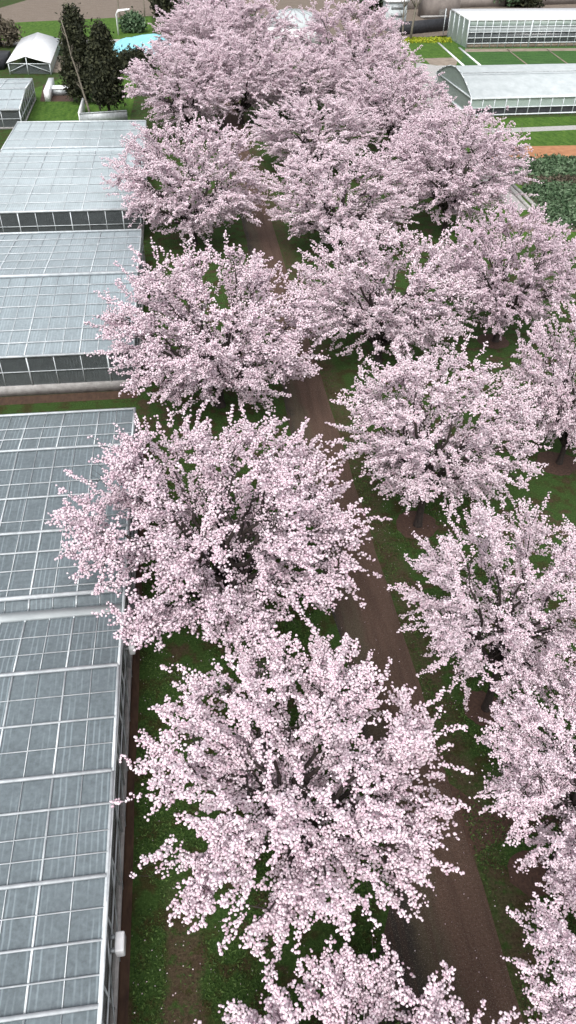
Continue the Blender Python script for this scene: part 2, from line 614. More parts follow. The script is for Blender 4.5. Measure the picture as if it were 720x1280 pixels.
    # long straight shoots that bristle beyond the outline
    for q in range(105):
        u1 = unit(g.normal(size=3) * np.array([1, 1, .6]) + np.array([0, 0, .12]))
        p3 = ctr + u1 * S * g.uniform(.82, .98)
        e3 = p3 + unit(u1 + g.normal(size=3) * .25 + np.array([0, 0, .12])) * R * g.uniform(.14, .30)
        L3 = np.stack([p3, (p3 + e3) / 2 + g.normal(size=3) * .02 * R, e3])
        limbs.tube([tuple(p) for p in L3], [.012 * k, .009 * k, .005 * k], 3)
        scatter(L3, 0, 1.15)
    P = np.concatenate(pts)
    P = P[P[:, 2] > .5]
    # ragged hollows where the dark boughs show through
    w1, w2, w3 = rand_rot(g, 3) * (2 * np.pi / (.46 * R))
    ph = g.uniform(0, 6.28, 9)
    fl = sum(np.sin(P @ wv[c_] + ph[3 * a_ + c_]) for a_, wv in enumerate((w1, w2 * 1.6, w3 * .8)) for c_ in range(3)) / 2.1
    P = P[fl > -1.32 + g.normal(size=len(P)) * .22]
    rad = g.uniform(.030, .062, len(P)) * k * (1.14 if coarse else 1)
    return (trunk.mesh('trunk', M['bark'], True), limbs.mesh('limbs', M['bark'], True),
            pom_mesh('blossom_crown', P, rad, g, M['blossom'], coarse=coarse), len(P))


def plant(meshes, x, y, rz, label, s=(1, 1, 1), tint=.1):
    t = thing('cherry_tree', (x, y, 0), label, 'tree', 'blossoming cherry trees of the orchard', rz)
    for nm, me in zip(('trunk', 'limbs', 'blossom_crown'), meshes):
        o = link(nm, me, t)
        o.scale = s
        o.color = (tint * .65, tint * .65, tint * .65, 1)
    return t


TR = [  # x, y, hc, R, v, lean, label
    (2.5, 2.5, 4.2, 4.9, 2.2, (0.2, -.2), 'white-pink cherry tree cut off by the bottom edge, nearest in the left row'),
    (2.2, 12.3, 5.3, 5.2, 3.5, (.1, .2), 'big round pale pink cherry tree beside the road, second from bottom in left row'),
    (0.5, 24.4, 6.3, 6.7, 3.9, (-.3, 0), 'broad cherry tree whose boughs reach over the nearest greenhouse roof gutter'),
    (1.3, 44.0, 5.9, 7.2, 5.0, (-.2, 0), 'cherry tree hanging over the right end of the second greenhouse and its grey end wall'),
    (11.5, 4.6, 6.2, 3.6, 3.2, (-.7, 0), 'cherry tree in the bottom right corner beside the dirt road'),
    (11.9, 10.4, 6.6, 3.6, 2.8, (-.3, 0), 'cherry tree cut by the right edge beside the small bare path off the road'),
    (11.8, 17.5, 7.2, 3.95, 4.1, (-.6, 0), 'cherry tree right of the road, third from the bottom, above a soil ring'),
    (12.0, 30.0, 6.8, 5.15, 3.9, (.3, 0), 'round cherry tree right of centre with a brown soil ring just below its crown'),
]
for i, (x, y, hc, R, v, lean, lab) in enumerate(TR):
    ms = tree_meshes(100 + i, R * .98, v * .95, hc, lean, 1.0, i not in (0, 1, 4, 5))
    plant(ms, x, y, 0, lab, tint=[.05, .10, .26, .22, .10, .05, .08, .02][i])
proto = [tree_meshes(300 + i, 7.0, 4.9, 5.9, (0, 0), .9, True) for i in range(4)]
FAR = [  # x, y, hc, R, v, proto, label
    (0.4, 75.0, 5.9, 7.9, 6.0, 0, 'cherry tree overhanging the front corner of the third greenhouse'),
    (0.8, 117.9, 5.9, 8.6, 6.6, 1, 'cherry tree just right of the two dark cypresses, in front of the cyan tarpaulin'),
    (13.9, 49.0, 6.0, 6.8, 4.7, 2, 'cherry tree at the orchard centre, directly behind the round one with soil ring'),
    (14.7, 71.6, 5.6, 7.3, 4.8, 3, 'cherry tree in the middle row across the narrow gap from the third greenhouse tree'),
    (16.4, 98.9, 4.9, 8.3, 4.3, 0, 'wide low cherry tree in the middle row, fourth from the far end of the orchard'),
    (22.8, 34.9, 7.6, 4.6, 3.4, 1, 'cherry tree cut by the right edge with its dark leaning trunk in a soil ring'),
    (24.4, 51.5, 7.2, 5.6, 3.7, 2, 'mauve cherry tree near the right edge showing its forked dark trunk on grass'),
    (27.7, 76.9, 7.4, 7.8, 5.0, 3, 'spreading cherry tree on the right with a bare trunk, beside the concrete ditch'),
    (29.2, 107.4, 6.0, 7.6, 4.8, 1, 'cherry tree left of the arched polytunnel, behind the spreading one by the ditch'),
    (28.6, 140.5, 7.6, 9.8, 7.8, 2, 'tallest far cherry tree, beside the narrow white tower house'),
    (30.4, 126.0, 5.9, 8.0, 5.6, 0, 'far cherry tree nearest the arched polytunnel apex'),
    (12.6, 158.3, 7.4, 9.8, 6.4, 3, 'far cherry tree in front of the white dome'),
    (9.2, 124.6, 6.5, 9.2, 6.2, 2, 'far cherry tree between the cyan tarpaulin tree and the orchard middle'),
    (4.6, 151.5, 6.8, 9.2, 6.7, 0, 'far cherry tree right behind the cyan tarpaulin and dark bush'),
    (18.0, 126.8, 5.6, 9.4, 5.0, 1, 'low far cherry tree in the middle of the back rows'),
    (8.0, 168.0, 7.0, 9.0, 6.6, 3, 'far cherry tree at the left end of the backmost row, by the green field'),
    (31.5, 92.0, 4.6, 6.4, 4.2, 2, 'small cherry tree tucked behind the spreading one beside the concrete ditch'),
]
for i, (x, y, hc, R, v, p, lab) in enumerate(FAR):
    sr = R / 7.0 * .95
    t = plant(proto[p], x, y, i * 1.3 + .4, lab, (sr, sr, (hc + v) / 10.8 * .96), tint=[.2, .3, .05, .12, .15, .12, .5, .38, .3, .35, .25, .25, .22, .3, .2, .3, .15][i])

for i, (x, y, r) in enumerate([(11.7, 17.5, .95), (11.9, 30.0, 1.25), (11.1, 10.3, .9), (22.6, 34.9, 1.3), (24.2, 51.5, 1.3), (2.0, 11.6, .7)]):
    m = MB()
    n = 28
    m.poly([(r * (1 + rnd.uniform(-.09, .09)) * math.cos(6.283 * j / n), r * (1 + rnd.uniform(-.09, .09)) * math.sin(6.283 * j / n), 0) for j in range(n)])
    m.build('soil_ring', M['soil'], kind='structure', loc=(x, y, .012 + .0), label='round patch of bare soil dug around a cherry trunk')

# ---------------------------------------------------------------- ground
sheet('ground', [(-2500, -800), (2500, -800), (2500, 4000), (-2500, 4000)], 0, M['turf'])
rd = []
ys = [-20 + i * 3.0 for i in range(64)]
for y in ys:
    rd.append((9.1 + rnd.uniform(-.07, .07), y))
for y in reversed(ys):
    rd.append((5.9 - (1.1 if y < 10 else 0) - max(0, min(1, (14 - y) / 6)) * .6 + rnd.uniform(-.15, .15), y))
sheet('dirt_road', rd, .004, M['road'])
sheet('side_path', [(9.05, 11.2), (10.2, 11.6), (11.6, 11.7), (13.4, 12.0), (13.5, 12.9), (11.8, 13.1), (10.4, 12.7), (9.05, 14.2)], .008, M['soil'])
e = []
for y in range(-6, 41, 2):
    e.append((-3.83 + rnd.uniform(-.05, .05), y))
sheet('soil_strip', [(-4.3, -6)] + e + [(-4.3, 40)], .008, M['duff'])
sheet('soil_strip', [(-40, 45.6), (-4.6, 45.6), (-4.6, 46.7), (-40, 46.7)], .008, M['duff'])


def px(*ps):
    return [at(*p) for p in ps]


# fields on the right
sheet('grass_field', px((560, 300), (600, 215), (560, 150), (900, 140), (900, 300)), .004, M['grassbright'])
sheet('grass_field', px((505, 48), (560, 44), (760, 44), (760, 92), (560, 96), (520, 78)), .004, M['crop'])
sheet('grass_field', px((500, 50), (566, 47), (580, 70), (556, 100), (500, 100)), .008, M['grassbright'])
sheet('orange_soil', px((600, 199), (760, 199), (760, 181), (600, 184)), .012, M['orange'])
sheet('tan_soil', px((538, 81), (560, 83), (570, 82), (572, 76), (566, 72), (530, 73)), .016, M['tan'])
sheet('concrete_path', px((560, 167), (640, 165.5), (760, 160.5), (760, 155), (640, 160), (560, 161)), .012, M['concrete'])
sheet('concrete_path', px((520, 78), (545, 82), (575, 82), (560, 92), (552, 100), (546, 118), (560, 135), (540, 140), (520, 100)), .020, M['concrete'])
sheet('concrete_path', px((612, 196), (632, 214), (662, 262), (640, 264), (600, 222), (590, 205)), .012, M['concrete'])
sheet('tan_soil', px((760, 60), (582, 61), (580, 65), (760, 63)), .012, M['tan'])
m = MB()
for a, b in ((px((640, 232), (676, 266))), (px((634, 234), (668, 268)))):
    m.bar((*a, .12), (*b, .12), .35, .3)
m.build('ditch_kerb', M['concrete'], label='pair of low concrete kerbs along the irrigation ditch', cat='kerb')
for i, (a, b) in enumerate([((548, 54), (580, 83)), ((574, 60), (600, 82)), ((634, 62), (660, 82)), ((684, 62), (712, 82))]):
    strip_line('field_kerb', at(*a), at(*b), .5 if i < 2 else .3, 0, .14 if i < 2 else .09, M['white'] if i < 2 else M['tan'],
               label=['pale kerb line at the left edge of the green plots', 'thin kerb line starting at the far glasshouse corner',
                      'faint furrow kerb crossing the middle of the green plots', 'faint furrow kerb nearest the right edge of the green plots'][i],
               cat='kerb', group='kerbs between the green plots')
# left and far fields
sheet('grass_field', px((-260, 160), (160, 160), (175, 90), (100, 90), (40, 112), (-260, 112)), .004, M['grassbright'])
sheet('tan_soil', px((48, 90), (110, 92), (110, 70), (58, 70)), .010, M['tan'])
sheet('grass_field', px((-260, 62), (190, 50), (190, 18), (-260, 36)), .004, M['grassbright'])
sheet('farm_track', px((-260, 64), (190, 52), (190, 48), (-260, 59)), .010, M['concrete'])
sheet('ploughed_field', px((-300, 34), (0, 29), (190, 20), (330, 17), (330, -20), (60, -30), (34, 0), (0, 10), (-300, 20)), .010, M['brownfield'])
sheet('ploughed_field', px((440, 46), (800, 46), (800, -30), (330, -30), (330, 46)), .004, M['brownfield'])
sheet('tan_soil', px((0, 225), (22, 165), (22, 175), (0, 240), (-60, 240), (-60, 172)), .010, M['orange'])
sheet('hills', [at(-900, -60), at(1600, -60), (2000, 3000), (-2000, 3000)], .02, M['brownfield'])


# ---------------------------------------------------------------- greenhouses
def greenhouse(t, x0, x1, prof, zb, roofm, wallm, step, heavy, purl, framew=.07, post=2.1, arch=False, roofthin=None,
               frame='metal', baseh=.35, rail=.5, solid_roof=False, floor=True, wx0=None, mull=True):
    """prof: list of (y, z) from front eave to back eave, in the coordinates of t"""
    fm = M[frame]
    y0, z0 = prof[0]
    y1, z1 = prof[-1]

    def zat(y):
        for (a, za), (b, zb_) in zip(prof, prof[1:]):
            if a <= y <= b:
                return za + (zb_ - za) * (y - a) / (b - a)
        return prof[0][1] if y < y0 else prof[-1][1]
    # roof glazing: one pane field per slope
    for (a, za), (b, zb_) in zip(prof, prof[1:]):
        m = MB()
        m.poly([(x0, a, za), (x1, a, za), (x1, b, zb_), (x0, b, zb_)])
        m.build('roof_glazing', roofm, t)
    # walls
    for y, z in ((y0 + .03, z0), (y1 - .03, z1)):
        m = MB()
        m.poly([(x0 + .03, y, baseh), (x1 - .03, y, baseh), (x1 - .03, y, z - .02), (x0 + .03, y, z - .02)])
        m.build('wall_glazing', wallm, t)
        m = MB()
        m.box(x0, y - .1, 0, x1, y + .1, baseh)
        m.build('base_wall', M['concrete'], t)
        nb = max(2, round((x1 - x0) / post))
        dy = -.035 if y < (y0 + y1) / 2 else .035
        for i in range(nb + 1):
            xx = x0 + (x1 - x0) * i / nb
            m = MB()
            wv = framew * (1.5 if i % 3 == 0 else .8)
            m.bar((xx, y + dy, baseh), (xx, y + dy, z), wv, wv)
            if i < 100:
                m.build('post', fm, t)
        m = MB()
        m.bar((x0, y + dy * 1.6, baseh + (z - baseh) * rail), (x1, y + dy * 1.6, baseh + (z - baseh) * rail), framew * .9)
        m.build('wall_rail', fm, t)
    for x, s in ((x0 + .03, -1), (x1 - .03, 1)):
        m = MB()
        m.poly([(x, y0, baseh), (x, y1, baseh)] + [(x, y, z - .02) for y, z in reversed(prof)])
        m.build('gable_glazing', wallm, t)
        m = MB()
        m.box(x - .1, y0 + .14, 0, x + .1, y1 - .14, baseh)
        m.build('base_wall', M['concrete'], t)
        nb = max(2, round((y1 - y0) / post))
        for i in range(nb + 1):
            yy = y0 + (y1 - y0) * i / nb
            m = MB()
            m.bar((x + s * .04, yy, baseh), (x + s * .04, yy, zat(yy)), framew * .9)
            m.build('post', fm, t)
        m = MB()
        zr = baseh + (z0 - baseh) * rail
        m.bar((x + s * .06, y0, zr), (x + s * .06, y1, zr), framew * .9)
        m.build('wall_rail', fm, t)
        m = MB()
        for (a, za), (b, zb_) in zip(prof, prof[1:]):
            m.bar((x + s * .05, a - .02, za + .02), (x + s * .05, b + .02, zb_ + .02), framew * 1.9, framew * 1.7)
        m.build('verge_rail', fm, t)
    # rafters
    nr = int((x1 - x0) / step)
    for i in range(1, min(nr, 95) + 1):
        xx = x1 - i * step
        hv = heavy and i % heavy == 0
        m = MB()
        for (a, za), (b, zb_) in zip(prof, prof[1:]):
            m.bar((xx, a, za + .03), (xx, b, zb_ + .03), framew * (1.15 if hv else .5), framew * (1.0 if hv else .5))
        m.build('rafter', fm, t)
    for y, wf in purl:
        if not (y0 - .01 <= y <= y1 + .01):
            continue
        z = zat(y) + .045 + .02 * wf
        m = MB()
        m.bar((x0, y, z), (x1, y, z), framew * wf, framew * wf * .8)
        m.build('purlin', fm, t)
    if floor:
        m = MB()
        m.box(x0 + .15, y0 + .15, 0, x1 - .15, y1 - .15, .03)
        m.build('floor_slab', M['interior'], t)


# nearest glasshouse
t = thing('greenhouse', (0, 0, 0), 'long blue-grey glasshouse nearest the camera, filling the lower left edge', 'greenhouse', 'glasshouses in a line left of the cherry trees')
gp = [(-6, 3.1), (-.5, 3.65), (7.03, 3.1)]
prof = [(-7.5, 3.12), (-.5, 3.62), (7.0, 3.12), (7.3, 3.12)]
prof = [(-8, 3.15), (7.03, 3.15), (14.45, 3.3), (19.15, 3.4), (22.2, 3.15), (23.1, 3.0), (23.5, 3.15), (34.9, 3.45), (39.15, 3.15)]
purl = [(-4.2, 1.9), (-.5, 1.9), (3.2, 1.9), (5.2, 1), (7.03, 2.1), (7.85, .8), (8.8, 1.2), (9.75, .6), (10.72, 2.0), (11.5, .6), (12.25, .6), (13.2, 1.3), (14.45, 2.1),
        (15.6, .6), (16.7, 1.3), (17.9, .6), (19.15, 2.4), (20.2, .6), (21.2, .6), (24.2, 1), (25.4, .9), (26.6, 1.5), (28, 2.2), (28.9, .7),
        (30.7, 1.7), (31.9, .8), (33.2, .8), (34.9, 2.3), (36.2, 1), (37.4, .9), (39.1, 2.4)]
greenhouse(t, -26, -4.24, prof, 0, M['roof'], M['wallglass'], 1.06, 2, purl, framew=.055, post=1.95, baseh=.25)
m = MB()
m.box(-26, 22.3, 3.1, -4.3, 22.75, 3.28)
m.build('gutter', M['film'], t)
m = MB()
m.tube([(-26, 23.55, 3.34), (-4.3, 23.55, 3.34)], .10, 8)
m.build('gutter_pipe', M['metal'], t, True)
m = MB()
m.bar((-4.19, -8, 3.2), (-4.19, 39.2, 3.2), .13, .15)
m.build('eave_beam', M['metal'], t)
for yy in [2 + 2.35 * i for i in range(16)]:
    m = MB()
    m.bar((-4.14, yy, 3.1), (-4.12, yy - 1.15, 1.75), .05)
    m.bar((-4.12, yy - 1.15, 1.75), (-4.12, yy - 2.3, .3), .04)
    m.build('wall_brace', M['greymetal'], t)
# wall-mounted white boxes on the side wall
for yy, zz, w_, h_ in ((9.05, 2.0, .30, .62), (21.2, 2.1, .26, .62)):
    m = MB()
    m.box(-4.02, yy - h_ / 2, zz - .25, -4.02 + w_, yy + h_ / 2, zz + .25)
    o = m.build('fan_box', M['white'], t, label='white box fixed to the side wall')
    b = o.modifiers.new('b', 'BEVEL')
    b.width = .05
    b.segments = 2
    m = MB()
    m.bar((-4.2, yy - .2, zz + .1), (-4.0, yy - .2, zz + .1), .12)
    m.build('bracket', M['greymetal'], o)
    m = MB()
    m.bar((-4.2, yy + .2, zz + .1), (-4.0, yy + .2, zz + .1), .12)
    m.build('bracket', M['greymetal'], o)

# inside the nearest glasshouse: rolling benches seen dimly through the panes
for i in range(8):
    x = -6.2 - 2.3 * i
    m = MB()
    m.box(x - .8, -6, .72, x + .8, 22, .80)
    o = thing('plant_bench', (0, 0, 0), 'long dim bench inside the nearest glasshouse, number %s row from the orchard wall' % ['first', 'second', 'third', 'fourth', 'fifth', 'sixth', 'seventh', 'eighth'][i] if False else
              '%s dim bench inside the nearest glasshouse counted from its orchard wall' % ['first', 'second', 'third', 'fourth', 'fifth', 'sixth', 'seventh', 'eighth'][i],
              'bench', 'benches inside the nearest glasshouse')
    m.build('bench_top', M['greymetal'], o)
    for yy in (-4, 3, 10, 17):
        m = MB()
        m.bar((x, yy, .03), (x, yy, .72), .5, .08)
        m.build('leg', M['greymetal'], o)

# second glasshouse
t = thing('greenhouse', (0, 0, 0), 'second glasshouse from the camera, bare grey end wall above a grass gap', 'greenhouse', 'glasshouses in a line left of the cherry trees')
prof = [(46.8, 3.0), (58.5, 3.9), (70.5, 3.1)]
purl = [(46.8, 2.6), (48.6, 1.6), (50.3, 1.3), (52, 1.0), (53.7, 1.3), (55.4, 1.0), (56.8, 1.3), (58.5, 4.0), (60.5, 1.2), (62.5, 1), (64.5, 1.2), (66.5, 1), (68.4, 1.2), (70.45, 3)]
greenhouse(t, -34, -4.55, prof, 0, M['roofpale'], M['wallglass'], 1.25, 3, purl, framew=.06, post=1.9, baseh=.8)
# third glasshouse
t = thing('greenhouse', (0, 0, 0), 'third glasshouse from the camera, pale hazy roof of two slopes', 'greenhouse', 'glasshouses in a line left of the cherry trees')
prof = [(76.3, 3.1), (96.6, 3.5), (97.6, 2.9), (98.6, 3.3), (111.6, 3.4)]
purl = [(76.35, 3.4), (79, 1.2), (81.7, 1.2), (84.4, 1.2), (87, 1.2), (89.8, 1.2), (92.5, 1.2), (95, 1.2), (97.0, 3), (99, 3), (103, 1.2), (107, 1.2), (111.5, 3.2)]
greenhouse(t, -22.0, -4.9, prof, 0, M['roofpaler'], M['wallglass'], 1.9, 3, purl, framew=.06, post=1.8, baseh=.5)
# small glasshouse in the top left
t = thing('greenhouse', (-23.7, 123.2, 0), 'small pale glasshouse at the left edge in front of the white tent', 'greenhouse', None, math.radians(2))
prof = [(0, 2.5), (10, 3.4), (20, 3.0)]
greenhouse(t, -24, 0, prof, 0, M['roofpaler'], M['wallglass'], 2.0, 2, [(0, 3), (5, 1.3), (10, 2), (16, 1.2), (19.9, 2)], framew=.1, post=2.6, baseh=.3)

def shear(root, k):
    for ch in C.objects:
        if ch.parent == root and ch.type == 'MESH':
            for v_ in ch.data.vertices:
                v_.co.x += v_.co.y * k


# arched polytunnel on the right
bx, by = at(586, 146)
qx, qy = at(553, 111)
rx, ry = at(780, 137.5)
ang = math.radians(4.0)
t = thing('polytunnel', (bx, by, 0), 'large white arched polytunnel at the right edge with dark panes along its side', 'greenhouse', None, ang)
W, Lg, E_, RH = 21.5, 62, 2.7, 5.3
arc = [(W / 2 - W / 2 * math.cos(math.pi * i / 12), E_ + (RH - E_) * (1 - abs(2 * (.5 - .5 * math.cos(math.pi * i / 12)) - 1) ** 1.75)) for i in range(13)]
m = MB()
m.v = [(x, a, z) for a, z in arc for x in (0, Lg)]
m.f = [[2 * i, 2 * i + 1, 2 * i + 3, 2 * i + 2] for i in range(12)]
o = m.build('film_roof', M['film'], t, True)
sm = o.modifiers.new('t', 'SOLIDIFY')
sm.thickness = .05
for x in (0.05, Lg - .05):
    m = MB()
    m.poly([(x, 0, E_), ] + [(x, a, z - .03) for a, z in arc[1:-1]] + [(x, W, E_)])
    m.poly([(x, 0, .3), (x, 0, E_ - .02), (x, W, E_ - .02), (x, W, .3)])
    m.build('gable_film', M['greenglass'], t)
    m = MB()
    m.bar((x - .08, 0, E_), (x - .08, W, E_), .2)
    m.bar((x - .08, 0, .2), (x - .08, W, .2), .3)
    for y in (0, W):
        m.bar((x - .08, y, 0), (x - .08, y, E_), .22)
    for (a, za), (b, zb_) in zip(arc, arc[1:]):
        m.bar((x - .08, a, za + .04), (x - .08, b, zb_ + .04), .16)
    m.build('gable_frame', M['metal'], t)
for y, s in ((.05, -1), (W - .05, 1)):
    m = MB()
    m.poly([(0, y, .4), (Lg, y, .3), (Lg, y, 1.25), (0, y, 1.25)])
    m.build('lower_panes', M['black'], t)
    m = MB()
    m.poly([(0, y, 1.25), (Lg, y, 1.25), (Lg, y, E_ - .03), (0, y, E_ - .03)])
    m.build('upper_panes', M['greenglass'], t)
    for z, w_ in ((.2, .2), (1.25, .14), (E_ - .1, .2)):
        m = MB()
        m.bar((0, y + s * .1, z), (Lg, y + s * .1, z), w_)
        m.build('side_rail', M['metal'], t)
    for i in range(31):
        m = MB()
        m.bar((i * 2.05, y + s * .09, 0), (i * 2.05, y + s * .09, E_), .12)
        m.build('post', M['metal'], t)
m = MB()
m.bar((0, W * .30, RH - .15), (Lg, W * .30, RH - .15), .12)
m.build('roof_seam', M['greymetal'], t)

shear(t, .09)

# far glasshouse
bx, by = at(582, 60)
rx, ry = at(760, 53.5)
ang = math.radians(4.5)
t = thing('greenhouse', (bx, by, 0), 'far glasshouse with a flat white roof behind the green plots', 'greenhouse', None, ang)
Lg, W, Hh = 62, 15.7, 5.7
m = MB()
m.poly([(0, 0, Hh), (Lg, 0, Hh), (Lg, W, Hh + .3), (0, W, Hh + .3)])
o = m.build('roof', M['white'], t)
sm = o.modifiers.new('t', 'SOLIDIFY')
sm.thickness = .4
m = MB()
m.box(.1, .1, 0, Lg - .1, .3, .9)
m.build('base_wall', M['tan'], t)
for nm, z0, z1, mat in (('lower_panes', .9, 3.1, 'wallglass'), ('middle_panel', 3.1, 4.2, 'film'), ('upper_panes', 4.2, Hh - .3, 'greenglass')):
    m = MB()
    m.box(.12, .14, z0, Lg - .12, .26, z1)
    m.build(nm, M[mat], t)
m = MB()
m.poly([(.05, .1, 0), (.05, .1, Hh - .3), (.05, W, Hh + .3), (.05, W, 0)])
m.build('gable_glazing', M['greenglass'], t)
m = MB()
m.box(.3, W - .3, 0, Lg - .3, W - .1, Hh)
m.build('back_wall', M['darkconc'], t)
for z in (.9, 2.0, 3.1, 4.2):
    m = MB()
    m.bar((0, 0, z), (Lg, 0, z), .16)
    m.build('side_rail', M['metal'], t)
for i in range(32):
    m = MB()
    m.bar((i * 2, .02, 0), (i * 2, .02, Hh - .2), .30 if i % 8 == 0 else .15)
    m.build('post', M['metal'], t)
for i in range(6):
    m = MB()
    m.bar((-.02, i * 4, 0), (-.02, i * 4, Hh - .1), .2)
    m.build('post', M['metal'], t)

shear(t, .10)

# ---------------------------------------------------------------- top-left buildings and clutter
bx, by = at(13, 93)
cx_, cy_ = at(50, 99)
ang = math.radians(-5)
t = thing('tent', (bx, by, 0), 'white gabled marquee tent with an open glazed front at the top left', 'tent', None, ang)
Wt, Lt = math.hypot(cx_ - bx, cy_ - by), 29
m = MB()
rf = [(-.3, 1.95), (Wt * .45, 3.1), (Wt + .3, 1.95)]
SH = -4.0
for (a, za), (b, zb_) in zip(rf, rf[1:]):
    m.poly([(a, -.2, za), (b, -.2, zb_), (b + SH, Lt, zb_), (a + SH, Lt, za)])
o = m.build('canopy', M['white'], t)
sm = o.modifiers.new('t', 'SOLIDIFY')
sm.thickness = .12
for a, b, w_ in (((0, 0, 0), (0, 0, 1.85), .16), ((Wt * .45, 0, 0), (Wt * .45, 0, 2.95), .16), ((Wt, 0, 0), (Wt, 0, 1.85), .16),
                 ((SH, Lt - .2, 0), (SH, Lt - .2, 1.85), .16), ((Wt + SH, Lt - .2, 0), (Wt + SH, Lt - .2, 1.85), .16)):
    m = MB()
    m.bar(a, b, w_)
    m.build('pole', M['metal'], t)
for a, b, w_ in (((.1, 0, 1.8), (Wt - .1, 0, 1.8), .12), ((.1, -.08, .5), (Wt * .42, -.08, 1.75), .09), ((Wt - .1, -.08, .5), (Wt * .48, -.08, 1.75), .09)):
    m = MB()
    m.bar(a, b, w_)
    m.build('brace', M['metal'], t)
m = MB()
m.poly([(.1, .15, .1), (Wt - .1, .15, .1), (Wt - .1, .15, 1.7), (.1, .15, 1.7)])
m.build('front_screen', M['wallglass'], t)
m = MB()
m.poly([(Wt, .2, 0), (Wt, .2, 1.8), (Wt + SH, Lt, 1.8), (Wt + SH, Lt, 0)])
m.build('side_screen', M['greenglass'], t)

bx, by = at(2, 84)
m = MB()
m.box(-14, -5, 0, 5, 5, 1.8)
for i in range(6):
    m.box(-13.9 + i * 3, -5.12, .3, -12 + i * 3, -5, 1.5)
m.build('dark_shed', M['black'], loc=(bx - 4, by + 2, 0), label='low dark shed left of the white tent at the photo edge', cat='shed')

# cyan tarpaulin: crumpled heap cover with real thickness
g = np.random.default_rng(5)
ta, tb = at(141, 71), at(192, 66)
m = MB()
nx, ny = 26, 12
Lx, Ly = 15.5, 13.
grid = {}
for i in range(nx + 1):
    for j in range(ny + 1):
        u, v_ = i / nx, j / ny
        z = 3.3 * (math.sin(math.pi * min(1, u * 1.02)) ** .5 if 0 < u < 1 else 0) * (math.sin(math.pi * v_) ** .6 if 0 < v_ < 1 else 0)
        z += .35 * math.sin(u * 9 + v_ * 3) * math.sin(math.pi * u) * math.sin(math.pi * v_) + g.uniform(-.08, .08)
        grid[i, j] = len(m.v)
        m.v.append((u * Lx + .8 * math.sin(v_ * 7), v_ * Ly + .6 * math.sin(u * 8), max(.05, z)))
for i in range(nx):
    for j in range(ny):
        m.f.append([grid[i, j], grid[i + 1, j], grid[i + 1, j + 1], grid[i, j + 1]])
o = m.build('tarpaulin', M['cyan'], loc=(ta[0], ta[1] - 1, 0), label='crumpled cyan tarpaulin over a heap right of the cypresses', cat='tarpaulin')
o.modifiers.new('t', 'SOLIDIFY').thickness = .06


def leafy(name, x, y, h, r, label, cat, mat='cypress', n=9000, size=.35, shape='column', group=None, trunk_h=1.0, seed=1, z0=.4):
    g = np.random.default_rng(seed)
    t = thing(name, (x, y, 0), label, cat, group)
    nb = max(40, n // 60)
    # clumps placed through the crown, then leaves round each clump
    u = g.uniform(0, 1, nb)
    a = g.uniform(0, 2 * np.pi, nb)
    if shape == 'column':
        prof = (1 - u) ** .55 * (0.55 + .45 * np.minimum(1, u / .15)) * (1 + .18 * np.sin(u * 23 + a * 2))
        rr = r * prof * np.sqrt(g.uniform(.25, 1, nb))
        z = z0 + u * (h - z0)
    else:
        th = np.arccos(g.uniform(-.3, 1, nb))
        rr = r * np.sin(th) * g.uniform(.6, 1.05, nb)
        z = h * .45 + h * .5 * np.cos(th) * g.uniform(.6, 1.08, nb)
    Cc = np.stack([rr * np.cos(a), rr * np.sin(a), z], 1)
    k = n // nb
    P = np.repeat(Cc, k, 0) + g.normal(size=(nb * k, 3)) * (r * .13 + .12) * np.array([1, 1, 1.3])
    P = P[P[:, 2] > .1]
    link('crown', leaf_mesh('crown', P, g.uniform(.5, 1.1, len(P)) * size, g, M[mat]), t)
    m = MB()
    m.tube([(0, 0, -.1), (0, 0, h * .5), (.1, 0, h * .92)], [r * .07 + .06, r * .05 + .04, .03], 7)
    m.build('trunk', M['bark'], t, True)
    return t


x, y = at(105, 128)
leafy('cypress_tree', x, y, 12.6, 2.9, 'taller dark cypress with a thin spire, left one of the pair', 'tree', n=14000, size=.34, seed=3, group='pair of dark cypresses', z0=1.0)
x, y = at(138, 148)
leafy('cypress_tree', x, y, 11.6, 2.6, 'shorter bushier dark cypress, right one of the pair', 'tree', n=13000, size=.34, seed=4, group='pair of dark cypresses', z0=2.4)
x, y = at(170, 90)
leafy('bush', x, y, 2.9, 3.4, 'dark round bush in front of the cyan tarpaulin', 'bush', n=6000, size=.42, shape='round', seed=5)
x, y = at(168, 40)
leafy('bush', x, y, 3.4, 2.6, 'dark green bush on the far green field above the tarpaulin', 'bush', 'shrub', 3000, .6, 'round', seed=6)
x, y = at(2, 58)
leafy('bush', x, y, 4.8, 4, 'grey leafless-looking bush at the left edge behind the tent', 'bush', 'drybush', 2500, .5, 'round', seed=7)
for i, (cx, h, lab) in enumerate([(216, 12, 'dark far conifer at the top, leftmost above the blossom'), (243, 15, 'dark far conifer at the top, second from left'),
                                  (273, 13, 'dark far conifer at the top, third from left'), (455, 14, 'dark far conifer beside the white tower house'),
                                  (474, 10, 'small dark far conifer left of the white tower house'), (632, 9, 'dark far shrub tree on the bank behind the far glasshouse'),
                                  (655, 8, 'dark far shrub tree on the bank, rightmost one')]):
    x, y = at(cx, 22 if cx < 500 else 8)
    leafy('conifer' if cx < 500 else 'shrub_tree', x, y, h, 5.0, lab, 'tree', 'cypress' if i % 2 == 0 else 'shrub', 3500, .75, 'column' if i % 2 == 0 else 'round', 'dark trees along the far edge', seed=20 + i)

